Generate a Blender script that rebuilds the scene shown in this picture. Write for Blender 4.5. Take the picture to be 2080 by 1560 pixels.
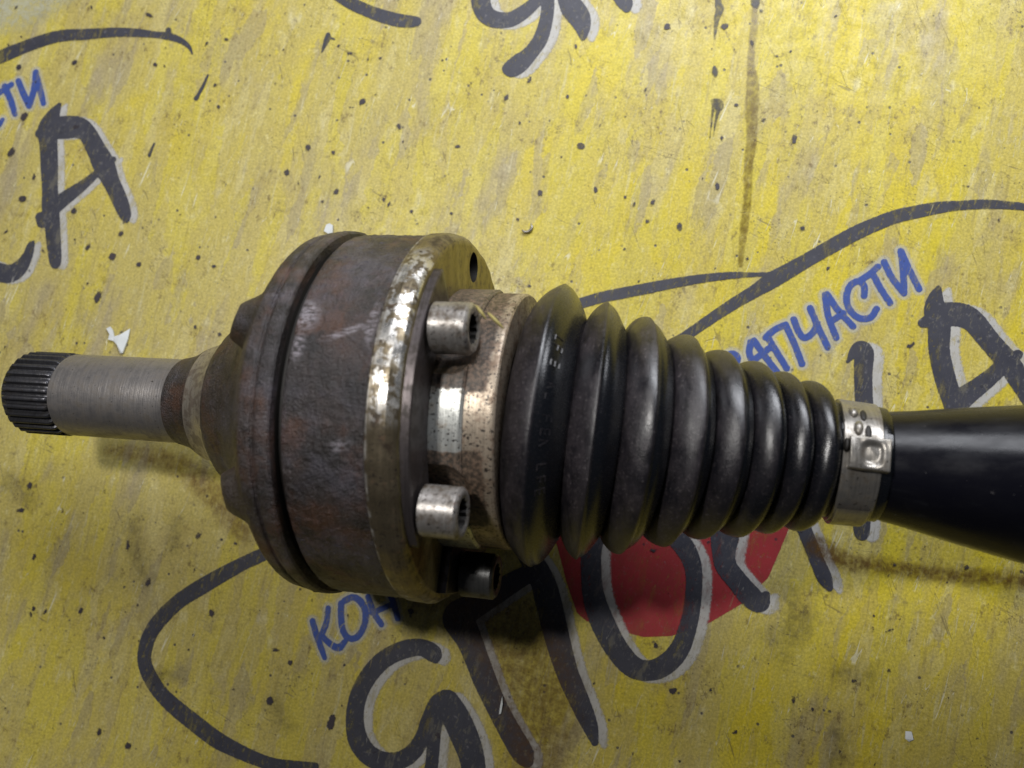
import bpy, bmesh, math, random
import numpy as np
from mathutils import Matrix, Vector, Euler
random.seed(7); rng = np.random.default_rng(11)
scn = bpy.context.scene
for o in list(bpy.data.objects): bpy.data.objects.remove(o)
COL = scn.collection
R = 0.0616                     # height of the joint centre over the table
PI = math.pi

# ---------------------------------------------------------------- camera
CAM_POS = (0.02482, -0.01042, 0.30590)
CA, CB, CC = 0.09467, 0.11557, 0.06978
FPX = 1685.7                   # focal length in pixels of the 2080 px wide photograph
def rot(a, b, c):
    ca, sa, cb, sb, cc, sc = math.cos(a), math.sin(a), math.cos(b), math.sin(b), math.cos(c), math.sin(c)
    return (np.array([[cc,-sc,0],[sc,cc,0],[0,0,1]]) @ np.array([[cb,0,sb],[0,1,0],[-sb,0,cb]])
            @ np.array([[1,0,0],[0,ca,-sa],[0,sa,ca]]))
CM = rot(CA, CB, CC)
cd = bpy.data.cameras.new('camera'); cam = bpy.data.objects.new('camera', cd); COL.objects.link(cam)
m4 = Matrix(CM.tolist()).to_4x4(); m4.translation = Vector(CAM_POS); cam.matrix_world = m4
cd.sensor_width = 36; cd.lens = FPX / 2080 * 36; cd.clip_start = 0.005; cd.clip_end = 20
cd.dof.use_dof = True; cd.dof.focus_distance = 0.262; cd.dof.aperture_fstop = 11
scn.camera = cam

# ---------------------------------------------------------------- light
w = bpy.data.worlds.new('World'); scn.world = w; w.use_nodes = True
w.node_tree.nodes['Background'].inputs[0].default_value = (0.80, 0.86, 1.0, 1)
w.node_tree.nodes['Background'].inputs[1].default_value = 0.03
def area(name, loc, aim, size, power, col):
    l = bpy.data.lights.new(name, 'AREA'); l.shape = 'RECTANGLE'; l.size, l.size_y = size; l.energy = power; l.color = col
    o = bpy.data.objects.new(name, l); COL.objects.link(o); o.location = loc
    o.rotation_euler = (Vector(aim) - Vector(loc)).to_track_quat('-Z', 'Y').to_euler(); return o
area('ceiling_lamp', (-0.185, 0.135, 0.58), (0.0, 0.0, 0), (0.04, 0.04), 1.6, (1.0, 0.97, 0.93))
area('window_light', (0.10, 0.40, 0.33), (0, 0.05, 0.03), (0.42, 0.18), 2.75, (0.93, 0.95, 1.0))
scn.view_settings.view_transform = 'Standard'; scn.view_settings.look = 'None'
scn.view_settings.exposure = 0.0; scn.view_settings.gamma = 1
scn.cycles.transparent_max_bounces = 24

# ---------------------------------------------------------------- node helpers
class NT:
    def __init__(s, name):
        s.m = bpy.data.materials.new(name); s.m.use_nodes = True; s.t = s.m.node_tree; s.t.nodes.clear()
    def n(s, typ, **kw):
        x = s.t.nodes.new(typ)
        for k, v in kw.items(): setattr(x, k, v)
        return x
    def put(s, sock, v):
        if isinstance(v, bpy.types.NodeSocket): s.t.links.new(v, sock)
        elif isinstance(v, (tuple, list)) and sock.type == 'RGBA': sock.default_value = (*v[:3], 1)
        else: sock.default_value = v
    def math(s, op, a, b=0.0, c=0.0, clamp=False):
        x = s.n('ShaderNodeMath', operation=op, use_clamp=clamp)
        for i, v in enumerate((a, b, c)): s.put(x.inputs[i], v)
        return x.outputs[0]
    def mul(s, a, b): return s.math('MULTIPLY', a, b)
    def add(s, a, b): return s.math('ADD', a, b)
    def sub(s, a, b): return s.math('SUBTRACT', a, b)
    def mx(s, a, b): return s.math('MAXIMUM', a, b)
    def step(s, v, lo, hi, a=0.0, b=1.0):
        x = s.n('ShaderNodeMapRange', interpolation_type='SMOOTHSTEP')
        s.put(x.inputs[0], v)
        if lo <= hi: l, h, a2, b2 = lo, hi, a, b
        else: l, h, a2, b2 = hi, lo, b, a
        for i, q in zip((1, 2, 3, 4), (l, h, a2, b2)): s.put(x.inputs[i], q)
        return x.outputs[0]
    def mix(s, f, a, b):
        x = s.n('ShaderNodeMix', data_type='RGBA'); s.put(x.inputs[0], f); s.put(x.inputs[6], a); s.put(x.inputs[7], b)
        return x.outputs[2]
    def mulc(s, a, v):      # colour times scalar
        x = s.n('ShaderNodeVectorMath', operation='SCALE'); s.put(x.inputs[0], a); s.put(x.inputs[3], v); return x.outputs[0]
    def co(s, scale=(1, 1, 1), rz=0.0, loc=(0, 0, 0), world=False):
        tc = s.n('ShaderNodeTexCoord'); g = s.n('ShaderNodeNewGeometry') if world else None
        src = g.outputs['Position'] if world else tc.outputs['Object']
        r = s.n('ShaderNodeMapping', vector_type='POINT'); s.put(r.inputs[0], src)
        r.inputs['Rotation'].default_value = (0, 0, rz); r.inputs['Location'].default_value = loc
        q = s.n('ShaderNodeMapping'); s.put(q.inputs[0], r.outputs[0]); q.inputs['Scale'].default_value = scale
        return q.outputs[0]
    def noise(s, vec, sc, det=4, rough=0.55, dist=0.0, typ='FBM'):
        x = s.n('ShaderNodeTexNoise'); x.noise_type = typ
        s.put(x.inputs['Vector'], vec)
        for k, v in (('Scale', sc), ('Detail', det), ('Roughness', rough), ('Distortion', dist)): x.inputs[k].default_value = v
        return x.outputs[0]
    def vor(s, vec, sc, feature='F1', out='Distance', rnd=1.0):
        x = s.n('ShaderNodeTexVoronoi', feature=feature); s.put(x.inputs['Vector'], vec)
        x.inputs['Scale'].default_value = sc; x.inputs['Randomness'].default_value = rnd; return x.outputs[out]
    def attr(s, name): return s.n('ShaderNodeAttribute', attribute_name=name).outputs['Fac']
    def xyz(s, v):
        x = s.n('ShaderNodeSeparateXYZ'); s.put(x.inputs[0], v); return x.outputs
    def bump(s, h, dist, strength=1.0, nrm=None):
        x = s.n('ShaderNodeBump'); s.put(x.inputs['Height'], h); x.inputs['Distance'].default_value = dist
        s.put(x.inputs['Strength'], strength)
        if nrm is not None: s.put(x.inputs['Normal'], nrm)
        return x.outputs[0]
    def bsdf(s, col, rough=0.5, metal=0.0, nrm=None, alpha=None, spec=0.5, coat=0.0, coat_rough=0.1, aniso=0.0):
        b = s.n('ShaderNodeBsdfPrincipled'); o = s.n('ShaderNodeOutputMaterial')
        s.put(b.inputs['Base Color'], col); s.put(b.inputs['Roughness'], rough); s.put(b.inputs['Metallic'], metal)
        s.put(b.inputs['Specular IOR Level'], spec); s.put(b.inputs['Coat Weight'], coat); b.inputs['Coat Roughness'].default_value = coat_rough
        b.inputs['Anisotropic'].default_value = aniso
        if nrm is not None: s.put(b.inputs['Normal'], nrm)
        if alpha is not None: s.put(b.inputs['Alpha'], alpha)
        s.t.links.new(b.outputs[0], o.inputs[0]); return s.m

PRINT_ROT = 0.20       # the print on the sheet lies turned by about 11 degrees
MM = (1000, 1000, 1000)
def table_grime(t):
    """wear shared by the sheet and everything printed on it, all in world millimetres"""
    mm = t.co(MM, rz=PRINT_ROT-0.02, world=True)
    st = t.co((1000, 60, 1000), rz=PRINT_ROT-0.09, world=True)      # long thin fibres
    st2 = t.co((1000, 45, 1000), rz=PRINT_ROT+0.12, world=True, loc=(0.3, 0.1, 0))
    pits = t.vor(mm, 0.22)
    pm = t.math('MULTIPLY', t.step(pits, 0.16, 0.09), t.step(t.noise(mm, 0.12, 2), 0.50, 0.62))
    fine = t.mul(t.step(t.vor(mm, 0.62), 0.22, 0.10), t.step(t.noise(mm, 0.05, 3), 0.50, 0.66))
    line = t.noise(st, 0.55, 3, 0.6)
    scr_l = t.mul(t.step(t.math('ABSOLUTE', t.sub(t.noise(st2, 0.33, 1, 0.4), 0.5)), 0.0045, 0.001), t.step(t.noise(mm, 0.06, 3), 0.49, 0.58))
    st3 = t.co((1000, 90, 1000), rz=PRINT_ROT-0.55, world=True, loc=(0.1, 0.7, 0))
    scr_d = t.mul(t.step(t.math('ABSOLUTE', t.sub(t.noise(st3, 0.28, 1, 0.4), 0.5)), 0.004, 0.001), t.step(t.noise(mm, 0.07, 3), 0.50, 0.58))
    st4 = t.co((1000, 25, 1000), rz=PRINT_ROT-0.02, world=True, loc=(0.5, 0.2, 0))
    s4 = t.mul(t.step(t.math('ABSOLUTE', t.sub(t.noise(st4, 0.62, 2, 0.5), 0.52)), 0.005, 0.001), t.step(t.noise(mm, 0.11, 3), 0.52, 0.60))
    scr_l = t.mx(scr_l, s4)
    st5 = t.co((120, 1000, 1000), rz=PRINT_ROT+0.25, world=True, loc=(0.6, 0.3, 0))
    scr_d = t.mx(scr_d, t.mul(t.step(t.math('ABSOLUTE', t.sub(t.noise(st5, 0.25, 1, 0.4), 0.5)), 0.004, 0.001), t.step(t.noise(mm, 0.05, 2), 0.56, 0.62)))
    return mm, pm, fine, line, scr_l, scr_d

def mat_table():
    t = NT('worn_yellow_sheet')
    mm, pits, fine, line, scr_l, scr_d = table_grime(t)
    blk = t.co((1000, 260, 1000), rz=PRINT_ROT-0.04, world=True)
    # slightly blurred upright blocks of faded and fresh ink
    warp = t.n('ShaderNodeVectorMath', operation='ADD'); t.put(warp.inputs[0], blk)
    wn = t.n('ShaderNodeTexNoise'); t.put(wn.inputs['Vector'], mm); wn.inputs['Scale'].default_value = 0.25; wn.inputs['Detail'].default_value = 5
    sc = t.n('ShaderNodeVectorMath', operation='SCALE'); t.put(sc.inputs[0], wn.outputs['Color']); sc.inputs[3].default_value = 2.5
    t.put(warp.inputs[1], sc.outputs[0])
    b1 = t.n('ShaderNodeTexVoronoi', feature='SMOOTH_F1'); t.put(b1.inputs['Vector'], warp.outputs[0]); b1.inputs['Scale'].default_value = 0.085; b1.inputs['Smoothness'].default_value = 0.18
    cell = t.xyz(b1.outputs['Color'])[0]
    broad = t.noise(t.co((1000, 500, 1000), rz=PRINT_ROT, world=True), 0.016, 4, 0.5)
    mid = t.noise(t.co((1000, 380, 1000), rz=PRINT_ROT, world=True), 0.09, 5, 0.62)
    fade = t.add(t.add(t.mul(cell, 0.24), t.mul(broad, 0.9)), t.mul(mid, 0.90))
    xyz = t.xyz(t.co(world=True))
    # the print is fresher towards the right-hand side and the corners, dulled by handling in the middle left
    fade = t.add(fade, t.step(xyz[0], -0.14, 0.14, 0.17, -0.12))
    f1 = t.step(fade, 0.70, 1.28)
    col = t.mix(f1, (0.64, 0.52, 0.040), (0.52, 0.435, 0.130))
    greyish = t.noise(t.co((1000, 300, 1000), rz=PRINT_ROT+0.05, world=True, loc=(0.37, 0.11, 0)), 0.055, 5, 0.6)
    strip = t.co((1000, 120, 1000), rz=PRINT_ROT-0.03, world=True, loc=(0.2, 0.4, 0))
    sw = t.n('ShaderNodeVectorMath', operation='ADD'); t.put(sw.inputs[0], strip); t.put(sw.inputs[1], sc.outputs[0])
    vs = t.n('ShaderNodeTexVoronoi', feature='F1'); t.put(vs.inputs['Vector'], sw.outputs[0]); vs.inputs['Scale'].default_value = 0.12
    vs2 = t.n('ShaderNodeTexVoronoi', feature='F1'); sw2 = t.n('ShaderNodeVectorMath', operation='ADD')
    t.put(sw2.inputs[0], t.co((1000, 200, 1000), rz=PRINT_ROT+0.01, world=True, loc=(0.9, 0.1, 0))); t.put(sw2.inputs[1], sc.outputs[0])
    t.put(vs2.inputs['Vector'], sw2.outputs[0]); vs2.inputs['Scale'].default_value = 0.24
    c2 = t.xyz(vs2.outputs['Color'])[0]
    col = t.mix(t.mul(t.step(c2, 0.74, 0.78, 0, 0.35), t.step(mid, 0.44, 0.54)), col, (0.64, 0.56, 0.27))
    col = t.mix(t.mul(t.step(c2, 0.22, 0.18, 0, 0.50), t.step(greyish, 0.44, 0.54)), col, (0.34, 0.29, 0.20))
    stripv = t.xyz(vs.outputs['Color'])[1]
    col = t.mix(t.mul(t.step(stripv, 0.62, 0.66, 0, 0.50), t.step(mid, 0.40, 0.54)), col, (0.62, 0.52, 0.040))
    col = t.mix(t.mul(t.step(stripv, 0.34, 0.28, 0, 0.38), t.step(mid, 0.58, 0.45)), col, (0.46, 0.38, 0.15))
    col = t.mix(t.step(greyish, 0.52, 0.72, 0, 0.70), col, (0.38, 0.32, 0.21))
    pale = t.noise(t.co((1000, 420, 1000), rz=PRINT_ROT, world=True, loc=(0.9, 0.5, 0)), 0.11, 4, 0.6)
    col = t.mix(t.step(pale, 0.60, 0.76, 0, 0.5), col, (0.76, 0.71, 0.46))
    col = t.mix(t.step(line, 0.44, 0.28, 0, 0.40), col, (0.27, 0.21, 0.09))
    col = t.mix(t.step(line, 0.60, 0.74, 0, 0.45), col, (0.62, 0.58, 0.36))
    smut = t.noise(mm, 0.16, 8, 0.72)
    col = t.mix(t.step(smut, 0.55, 0.72, 0, 0.50), col, (0.19, 0.155, 0.085))
    mot = t.noise(t.co((1000, 560, 1000), rz=PRINT_ROT, world=True, loc=(0.6, 0.2, 0)), 0.42, 6, 0.75)
    col = t.mix(t.step(mot, 0.55, 0.78, 0, 0.35), col, (0.26, 0.21, 0.13))
    col = t.mix(t.step(mot, 0.46, 0.28, 0, 0.55), col, (0.74, 0.68, 0.36))
    cl = t.noise(t.co(MM, world=True, loc=(0.15, 0.33, 0)), 0.028, 5, 0.65)
    blot = t.noise(t.co((1000, 620, 1000), rz=PRINT_ROT, world=True, loc=(0.71, 0.13, 0)), 0.30, 8, 0.78)
    col = t.mix(t.mul(t.step(blot, 0.525, 0.64, 0, 0.8), t.step(cl, 0.44, 0.60)), col, (0.15, 0.105, 0.045))
    col = t.mix(t.step(cl, 0.50, 0.75, 0, 0.35), col, (0.36, 0.27, 0.10))
    fibre = t.noise(t.co((1000, 1000, 1000), world=True), 1.1, 3, 0.7)
    col = t.mulc(col, t.step(fibre, 0.25, 0.75, 0.74, 1.18))
    col = t.mix(t.mul(fine, 0.75), col, (0.09, 0.07, 0.045))
    col = t.mix(t.mul(pits, 0.85), col, (0.045, 0.045, 0.06))
    col = t.mix(t.mul(scr_l, 0.55), col, (0.78, 0.76, 0.60))
    col = t.mix(t.mul(scr_d, 0.55), col, (0.13, 0.10, 0.06))
    h = t.sub(t.add(t.mul(t.noise(mm, 0.5, 4), 0.5), t.add(t.mul(line, 0.5), t.mul(t.noise(mm, 0.06, 3), 2.5))), t.mul(t.mx(scr_l, t.mx(pits, scr_d)), 0.8))
    return t.bsdf(col, t.step(smut, 0.35, 0.7, 0.30, 0.58), 0, t.bump(h, 0.00016, 0.6), spec=0.33)

def mat_ink(name, col, col2, edge=0.35, soft=0.12, strength=1.0, wear=1.0, rough=0.5):
    """flat print; 'sd' is the signed distance in mm to the outline of the letter"""
    t = NT(name)
    mm, pits, fine, line, scr_l, scr_d = table_grime(t)
    sd = t.add(t.attr('sd'), t.mul(t.sub(t.noise(mm, 0.9, 4, 0.6), 0.5), edge*2))
    a = t.step(sd, soft, -soft)
    w1 = t.noise(t.co((1000, 330, 1000), rz=PRINT_ROT, world=True, loc=(0.2, 0, 0)), 0.22, 6, 0.65)
    worn = t.mx(t.step(w1, 0.50, 0.66, 0, 0.45*wear), t.mul(scr_l, 0.7*wear))
    worn = t.mx(worn, t.step(line, 0.36, 0.25, 0, 0.40*wear))
    w2 = t.noise(t.co((1000, 520, 1000), rz=PRINT_ROT, world=True, loc=(0.44, 0.3, 0)), 0.55, 7, 0.78)
    worn = t.mx(worn, t.step(w2, 0.535, 0.61, 0, 0.50*wear))
    a = t.mul(t.mul(a, t.sub(1.0, worn)), strength)
    c = t.mix(t.noise(mm, 0.10, 5, 0.6), col, col2)
    c = t.mix(t.step(t.noise(mm, 0.55, 4, 0.7), 0.58, 0.75, 0, 0.5), c, (0.28, 0.27, 0.28) if sum(col) < 1 else (0.3, 0.28, 0.24))
    c = t.mix(t.mul(pits, 0.7), c, (0.035, 0.035, 0.045))
    return t.bsdf(c, rough, 0, None, a, spec=0.35)

# ---------------------------------------------------------------- table print: outlines measured on the table
def unproj(u, v):
    d = CM @ np.array([(u-1040)/FPX, -(v-780)/FPX, -1.0]); tt = -CAM_POS[2]/d[2]
    return np.array(CAM_POS[:2]) + tt*d[:2]
def spline(pts, k=6):
    P = np.array(pts, float)
    if len(P) == 1: return P
    Q = np.vstack([2*P[0]-P[1], P, 2*P[-1]-P[-2]]); out = []
    for i in range(1, len(Q)-2):
        for j in range(k):
            s = j/k; p0, p1, p2, p3 = Q[i-1], Q[i], Q[i+1], Q[i+2]
            out.append(0.5*((2*p1)+(-p0+p2)*s+(2*p0-5*p1+4*p2-p3)*s*s+(-p0+3*p1-3*p2+p3)*s**3))
    out.append(Q[-2]); return np.array(out)
def to_table(st):
    out = []
    for (u, v, wd) in st:
        p = unproj(u, v); sx = np.linalg.norm(unproj(u+4, v)-p)/4; sy = np.linalg.norm(unproj(u, v+4)-p)/4
        out.append((p[0]*1000, p[1]*1000, max(wd, 1.0)*0.5*(sx+sy)*500))
    return np.array(out)          # mm, radius in mm
def sdf(X, Y, strokes):
    D = np.full(X.shape, 1e3)
    for S in strokes:
        if len(S) == 1: D = np.minimum(D, np.hypot(X-S[0,0], Y-S[0,1])-S[0,2]); continue
        for a, b in zip(S[:-1], S[1:]):
            ex, ey = b[0]-a[0], b[1]-a[1]; L = ex*ex+ey*ey+1e-9
            tt = np.clip(((X-a[0])*ex+(Y-a[1])*ey)/L, 0, 1)
            D = np.minimum(D, np.hypot(X-a[0]-tt*ex, Y-a[1]-tt*ey)-(a[2]+tt*(b[2]-a[2])))
    return D
def sheet(name, fn, bbox, z, mat, parent, margin=1.6, g=0.5, label=None, kind=None):
    x0, x1, y0, y1 = bbox; xs = np.arange(x0, x1+g, g); ys = np.arange(y0, y1+g, g)
    X, Y = np.meshgrid(xs, ys); D = fn(X, Y)
    ny, nx = D.shape
    q = np.minimum(np.minimum(D[:-1,:-1], D[1:,:-1]), np.minimum(D[:-1,1:], D[1:,1:])) < margin
    jj, ii = np.nonzero(q); base = jj*nx+ii
    F = np.stack([base, base+1, base+nx+1, base+nx], 1); used, inv = np.unique(F, return_inverse=True); F = inv.reshape(F.shape)
    V = np.stack([X.ravel()[used]/1000, Y.ravel()[used]/1000, np.full(len(used), z)], 1)
    me = bpy.data.meshes.new(name); me.from_pydata(V.tolist(), [], F.tolist())
    a = me.attributes.new('sd', 'FLOAT', 'POINT'); a.data.foreach_set('value', D.ravel()[used].astype(np.float32))
    me.materials.append(mat); o = bpy.data.objects.new(name, me); COL.objects.link(o); o.parent = parent
    if label: o['label'] = label
    if kind: o['kind'] = kind
    return o

GL = []   # (name, colour, strokes, label)
def G(name, col, *st, label=None): GL.append((name, col, st, label))
G('printed_swoosh', 'grey', [(-60,136,30),(-10,120,28),(60,92,25),(119,74,24),(175,70,22),(231,66,19),(278,67,17),(318,71,13),(342,74,15),(366,82,12),(384,95,8),(391,110,3)], [(342,61,11),(344,72,10)])
G('printed_letter', 'grey', [(121,213,9),(108,236,28),(97,262,40),(99,294,37),(101,342,36),(102,382,33),(103,421,36),(107,457,32),(110,497,30),(113,530,25),(114,540,12)],
  [(82,271,20),(97,268,26)], [(82,441,20),(85,455,16),(98,435,28)],
  [(99,262,42),(131,259,46),(159,259,42),(178,272,36),(195,302,38),(211,334,44),(227,370,34),(243,405,32),(254,433,26),(257,446,14)], [(231,324,12)],
  [(200,350,14),(167,378,22),(139,398,28),(111,420,32)], label='grey hand-drawn capital A with a pale shadow')
G('printed_letter', 'grey', [(-60,500,30),(-35,535,34),(-8,551,36),(20,556,36),(40,545,32),(56,521,22),(63,500,16),(67,493,9)])
G('printed_word', 'blue', [(-14,197,12),(24,172,11)], [(10,176,13),(22,203,13),(31,232,11)],
  [(38,165,12),(49,192,13),(60,215,13)], [(60,215,13),(70,180,13),(73,147,12)], [(73,147,12),(81,178,13),(89,210,11)], [(-14,262,14),(-3,254,14),(6,243,8)], label='blue Cyrillic capitals ending in ТИ')
G('printed_swoosh', 'grey', [(640,-40,20),(680,-14,22),(710,5,24),(740,19,25),(774,32,26),(808,41,27),(833,44,25),(846,44,20)])
G('printed_letter', 'grey', [(985,-60,36),(977,-20,38),(977,5,38),(986,28,36),(1006,40,34),(1036,40,32),(1061,27,30),(1083,9,26),(1105,-15,24)],
  [(1116,-30,26),(1113,-4,26),(1112,25,26),(1106,55,28),(1095,85,30),(1074,112,32),(1056,128,40),(1042,138,38),(1033,140,26)],
  [(1130,-34,28),(1146,-8,30),(1163,17,46),(1178,38,42),(1184,59,28),(1184,76,14)], label='foot of a grey hand-drawn letter Я')
G('printed_letter', 'grey', [(1250,-40,30),(1262,-8,34),(1270,6,30),(1273,17,18)])
G('printed_fleck', 'grey', [(667,70,8),(666,77,13),(660,91,9),(654,106,3)], [(667,76,5),(680,80,3)])
G('printed_fleck', 'grey', [(423,153,4),(412,177,7),(403,193,7),(399,200,10)])
G('printed_fleck', 'grey', [(314,292,4),(308,304,6),(304,316,7)])
G('printed_swoosh', 'grey', [(1330,720,18),(1390,684,20),(1443,648,22),(1487,619,24),(1532,592,27),(1567,570,34),(1602,550,32),(1647,524,29),(1691,499,30),(1735,475,30),(1779,455,29),(1823,439,28),(1868,429,27),(1912,421,24),(1956,417,20),(2000,415,20),(2045,417,17),(2090,422,15),(2150,436,10)],
  [(1090,650,22),(1150,624,22),(1187,614,22),(1226,603,23),(1293,590,23),(1359,577,21),(1425,566,18),(1492,559,14),(1536,558,9),(1570,556,8)])
def z7(*p, w=13.5): return [(1160+x*.4423, 380+y*.4423, w) for x, y in p]
G('printed_word', 'blue', z7((690,800),(735,765),(765,785),(745,830)), z7((825,712),(818,760),(835,815)), z7((840,705),(885,770),(945,850)), z7((845,790),(915,735)),
  z7((893,690),(935,655),(985,632)), z7((903,690),(945,760),(990,832)), z7((985,632),(1025,720),(1060,812)),
  z7((1022,608),(1045,665),(1072,692),(1110,668),(1130,625)), z7((1097,556),(1135,645),(1178,735)),
  z7((1166,495),(1180,590),(1217,692)), z7((1175,492),(1225,565),(1294,640)), z7((1195,615),(1250,580)),
  z7((1345,500),(1345,455),(1318,432),(1280,455),(1264,510),(1280,565),(1325,603),(1375,598),(1402,560)),
  z7((1325,430),(1370,400),(1408,366)), z7((1383,395),(1420,465),(1464,532)),
  z7((1437,345),(1475,420),(1528,488)), z7((1528,488),(1525,390),(1514,294)), z7((1514,294),(1555,385),(1597,468)), label='blue Cyrillic capitals ЗАПЧАСТИ')
G('printed_letter', 'grey', [(1721,735,6),(1737,712,22),(1748,706,28),(1755,716,38),(1754,740,38),(1753,757,37),(1754,800,36),(1755,840,36),(1752,960,36),(1750,1072,34),(1752,1082,16)])
G('printed_letter', 'grey', [(1906,586,12),(1900,606,30),(1899,632,44),(1907,663,46),(1907,707,42),(1914,747,42),(1925,787,42),(1938,825,42),(1955,900,42),(1965,960,40)], [(1874,656,20),(1890,650,30)],
  [(1903,640,46),(1930,638,50),(1956,641,50),(1978,654,46),(2000,681,44),(2022,707,44),(2045,734,46),(2067,765,46),(2088,796,46),(2120,850,42),(2150,910,36)], [(2067,720,20),(2055,728,24)],
  [(2040,735,28),(2022,756,32),(1991,782,36),(1960,805,42),(1940,825,44)], label='large grey hand-drawn capital A beside the shaft')
G('printed_swoosh', 'grey', [(640,1060,22),(560,1112,26),(521,1132,27),(495,1144,27),(454,1166,30),(409,1192,32),(368,1218,30),(335,1248,31),(309,1281,30),(296,1315,30),(294,1344,29),(305,1374,31),(327,1408,31),(357,1437,33),(394,1467,34),(439,1501,34),(480,1523,30),(521,1541,27),(558,1553,26),(610,1558,24),(640,1556,16)])
G('printed_word', 'blue', [(635,1261,12),(643,1289,13),(653,1317,12),(660,1336,10)], [(667,1235,11),(663,1265,12),(652,1292,12)], [(652,1290,11),(673,1309,13),(689,1315,15),(701,1303,11)],
  [(693,1226,13),(693,1253,13),(697,1281,13),(709,1296,13),(725,1294,13),(739,1273,13),(743,1245,14),(733,1222,14),(717,1213,13),(700,1220,13)],
  [(748,1212,12),(760,1245,13),(775,1268,12)], [(756,1245,11),(795,1228,11)], [(788,1196,12),(800,1226,13),(808,1256,12)], label='blue Cyrillic capitals starting with КОН')
G('printed_letter', 'grey', [(884,1336,22),(879,1326,36),(856,1315,34),(829,1317,36),(797,1329,36),(769,1349,36),(741,1385,36),(725,1425,36),(721,1465,38),(727,1501,42),(745,1529,42),(773,1545,40),(809,1545,36),(837,1529,34),(857,1501,32),(873,1469,40),(892,1437,50),(906,1428,54)],
  [(890,1450,30),(884,1481,26),(880,1521,27),(876,1560,28),(868,1610,32)],
  [(908,1428,54),(928,1461,58),(944,1497,58),(956,1529,54),(962,1560,50),(968,1610,40)], label='large grey hand-drawn letter Я with a white inner shadow')
G('printed_letter', 'grey', [(1085,1160,34),(1050,1178,40),(1010,1202,46),(968,1228,50),(930,1252,60),(940,1275,60),(952,1297,54),(968,1337,50),(988,1389,48),(1012,1441,44),(1040,1493,46),(1060,1527,46),(1070,1545,28)],
  [(1040,1060,40),(1070,1120,44),(1100,1175,50),(1114,1222,54),(1130,1289,52),(1151,1362,46),(1177,1424,42),(1197,1471,34),(1208,1507,16)], label='tall grey hand-drawn letter below the rubber boot')
G('printed_letter', 'grey', [(1290,1040,44),(1225,1060,44),(1203,1108,42),(1201,1159,42),(1206,1211,45),(1223,1262,50),(1249,1312,48),(1280,1350,46),(1312,1362,42),(1348,1352,42),(1379,1320,40),(1397,1274,36),(1407,1222,34),(1410,1170,34),(1402,1133,38),(1380,1098,42),(1340,1060,44),(1290,1040,44)], label='large grey hand-drawn letter O over the red patch')
G('printed_letter', 'grey', [(1470,1040,60),(1472,1085,58),(1470,1120,48),(1475,1150,44),(1498,1180,42),(1522,1209,46),(1543,1224,38),(1556,1208,16)])
G('printed_letter', 'grey', [(1580,960,30),(1610,1020,30),(1636,1081,29),(1657,1133,29),(1674,1172,30),(1685,1194,14)])

# ---------------------------------------------------------------- table
def link(name, me, parent=None, mats=(), smooth=True):
    for m in mats: me.materials.append(m)
    if smooth: me.shade_smooth()
    o = bpy.data.objects.new(name, me); COL.objects.link(o); o.parent = parent; return o
bm = bmesh.new(); bmesh.ops.create_cube(bm, size=1)
for v in bm.verts: v.co = Vector((v.co.x*1.3, v.co.y*1.0, v.co.z*0.02-0.01))
me = bpy.data.meshes.new('table_top'); bm.to_mesh(me); bm.free()
table = link('table_top', me, None, [mat_table()], False); table['kind'] = 'structure'
table['label'] = 'worn yellow printed sheet on the table top'

INK = {'grey': mat_ink('grey_print', (0.030, 0.032, 0.046), (0.078, 0.078, 0.096), edge=0.24, soft=0.12, strength=0.96, wear=1.0),
       'blue': mat_ink('blue_print', (0.035, 0.075, 0.32), (0.06, 0.11, 0.36), edge=0.25, soft=0.18, strength=0.92),
       'white': mat_ink('pale_print_shadow', (0.66, 0.65, 0.62), (0.44, 0.43, 0.40), edge=0.8, soft=0.55, strength=0.85),
       'halo': mat_ink('pale_print_halo', (0.66, 0.66, 0.58), (0.56, 0.55, 0.45), edge=0.35, soft=0.8, strength=0.62),
       'red': mat_ink('red_print', (0.46, 0.040, 0.050), (0.28, 0.036, 0.042), edge=0.25, soft=0.14, strength=0.93, wear=0.6)}
def bbox(S, m=2.5):
    A = np.vstack(S); return (np.min(A[:,0]-A[:,2])-m, np.max(A[:,0]+A[:,2])+m, np.min(A[:,1]-A[:,2])-m, np.max(A[:,1]+A[:,2])+m)
for k, (name, col, st, label) in enumerate(GL):
    S = [to_table(s) if len(s) <= 2 else (lambda Q: Q)(spline(to_table(s))) for s in st]
    if col == 'blue':
        dbig = -1.3
        o = sheet('print_halo', lambda X, Y: sdf(X, Y, S)-1.1, bbox(S, 4), 0.00003+k*2e-6, INK['halo'], table, 1.4)
        sheet(name, lambda X, Y: sdf(X, Y, S), bbox(S), 0.00020+k*2e-6, INK['blue'], table, 0.8, 0.35, label)
    else:
        if name == 'printed_letter':
            sh = np.array([3.4, -0.5, 0.0]) if np.vstack(S)[:,0].mean() > -100 else np.array([3.0, -0.3, 0])
            S2 = [s+sh for s in S]
            sheet('print_shadow', lambda X, Y: sdf(X, Y, S2)+0.1, bbox(S2, 3), 0.00009+k*2e-6, INK['white'], table, 1.2)
        sheet(name, lambda X, Y: sdf(X, Y, S), bbox(S), 0.00020+k*2e-6, INK['grey'], table, 0.8, 0.45, label)
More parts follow.
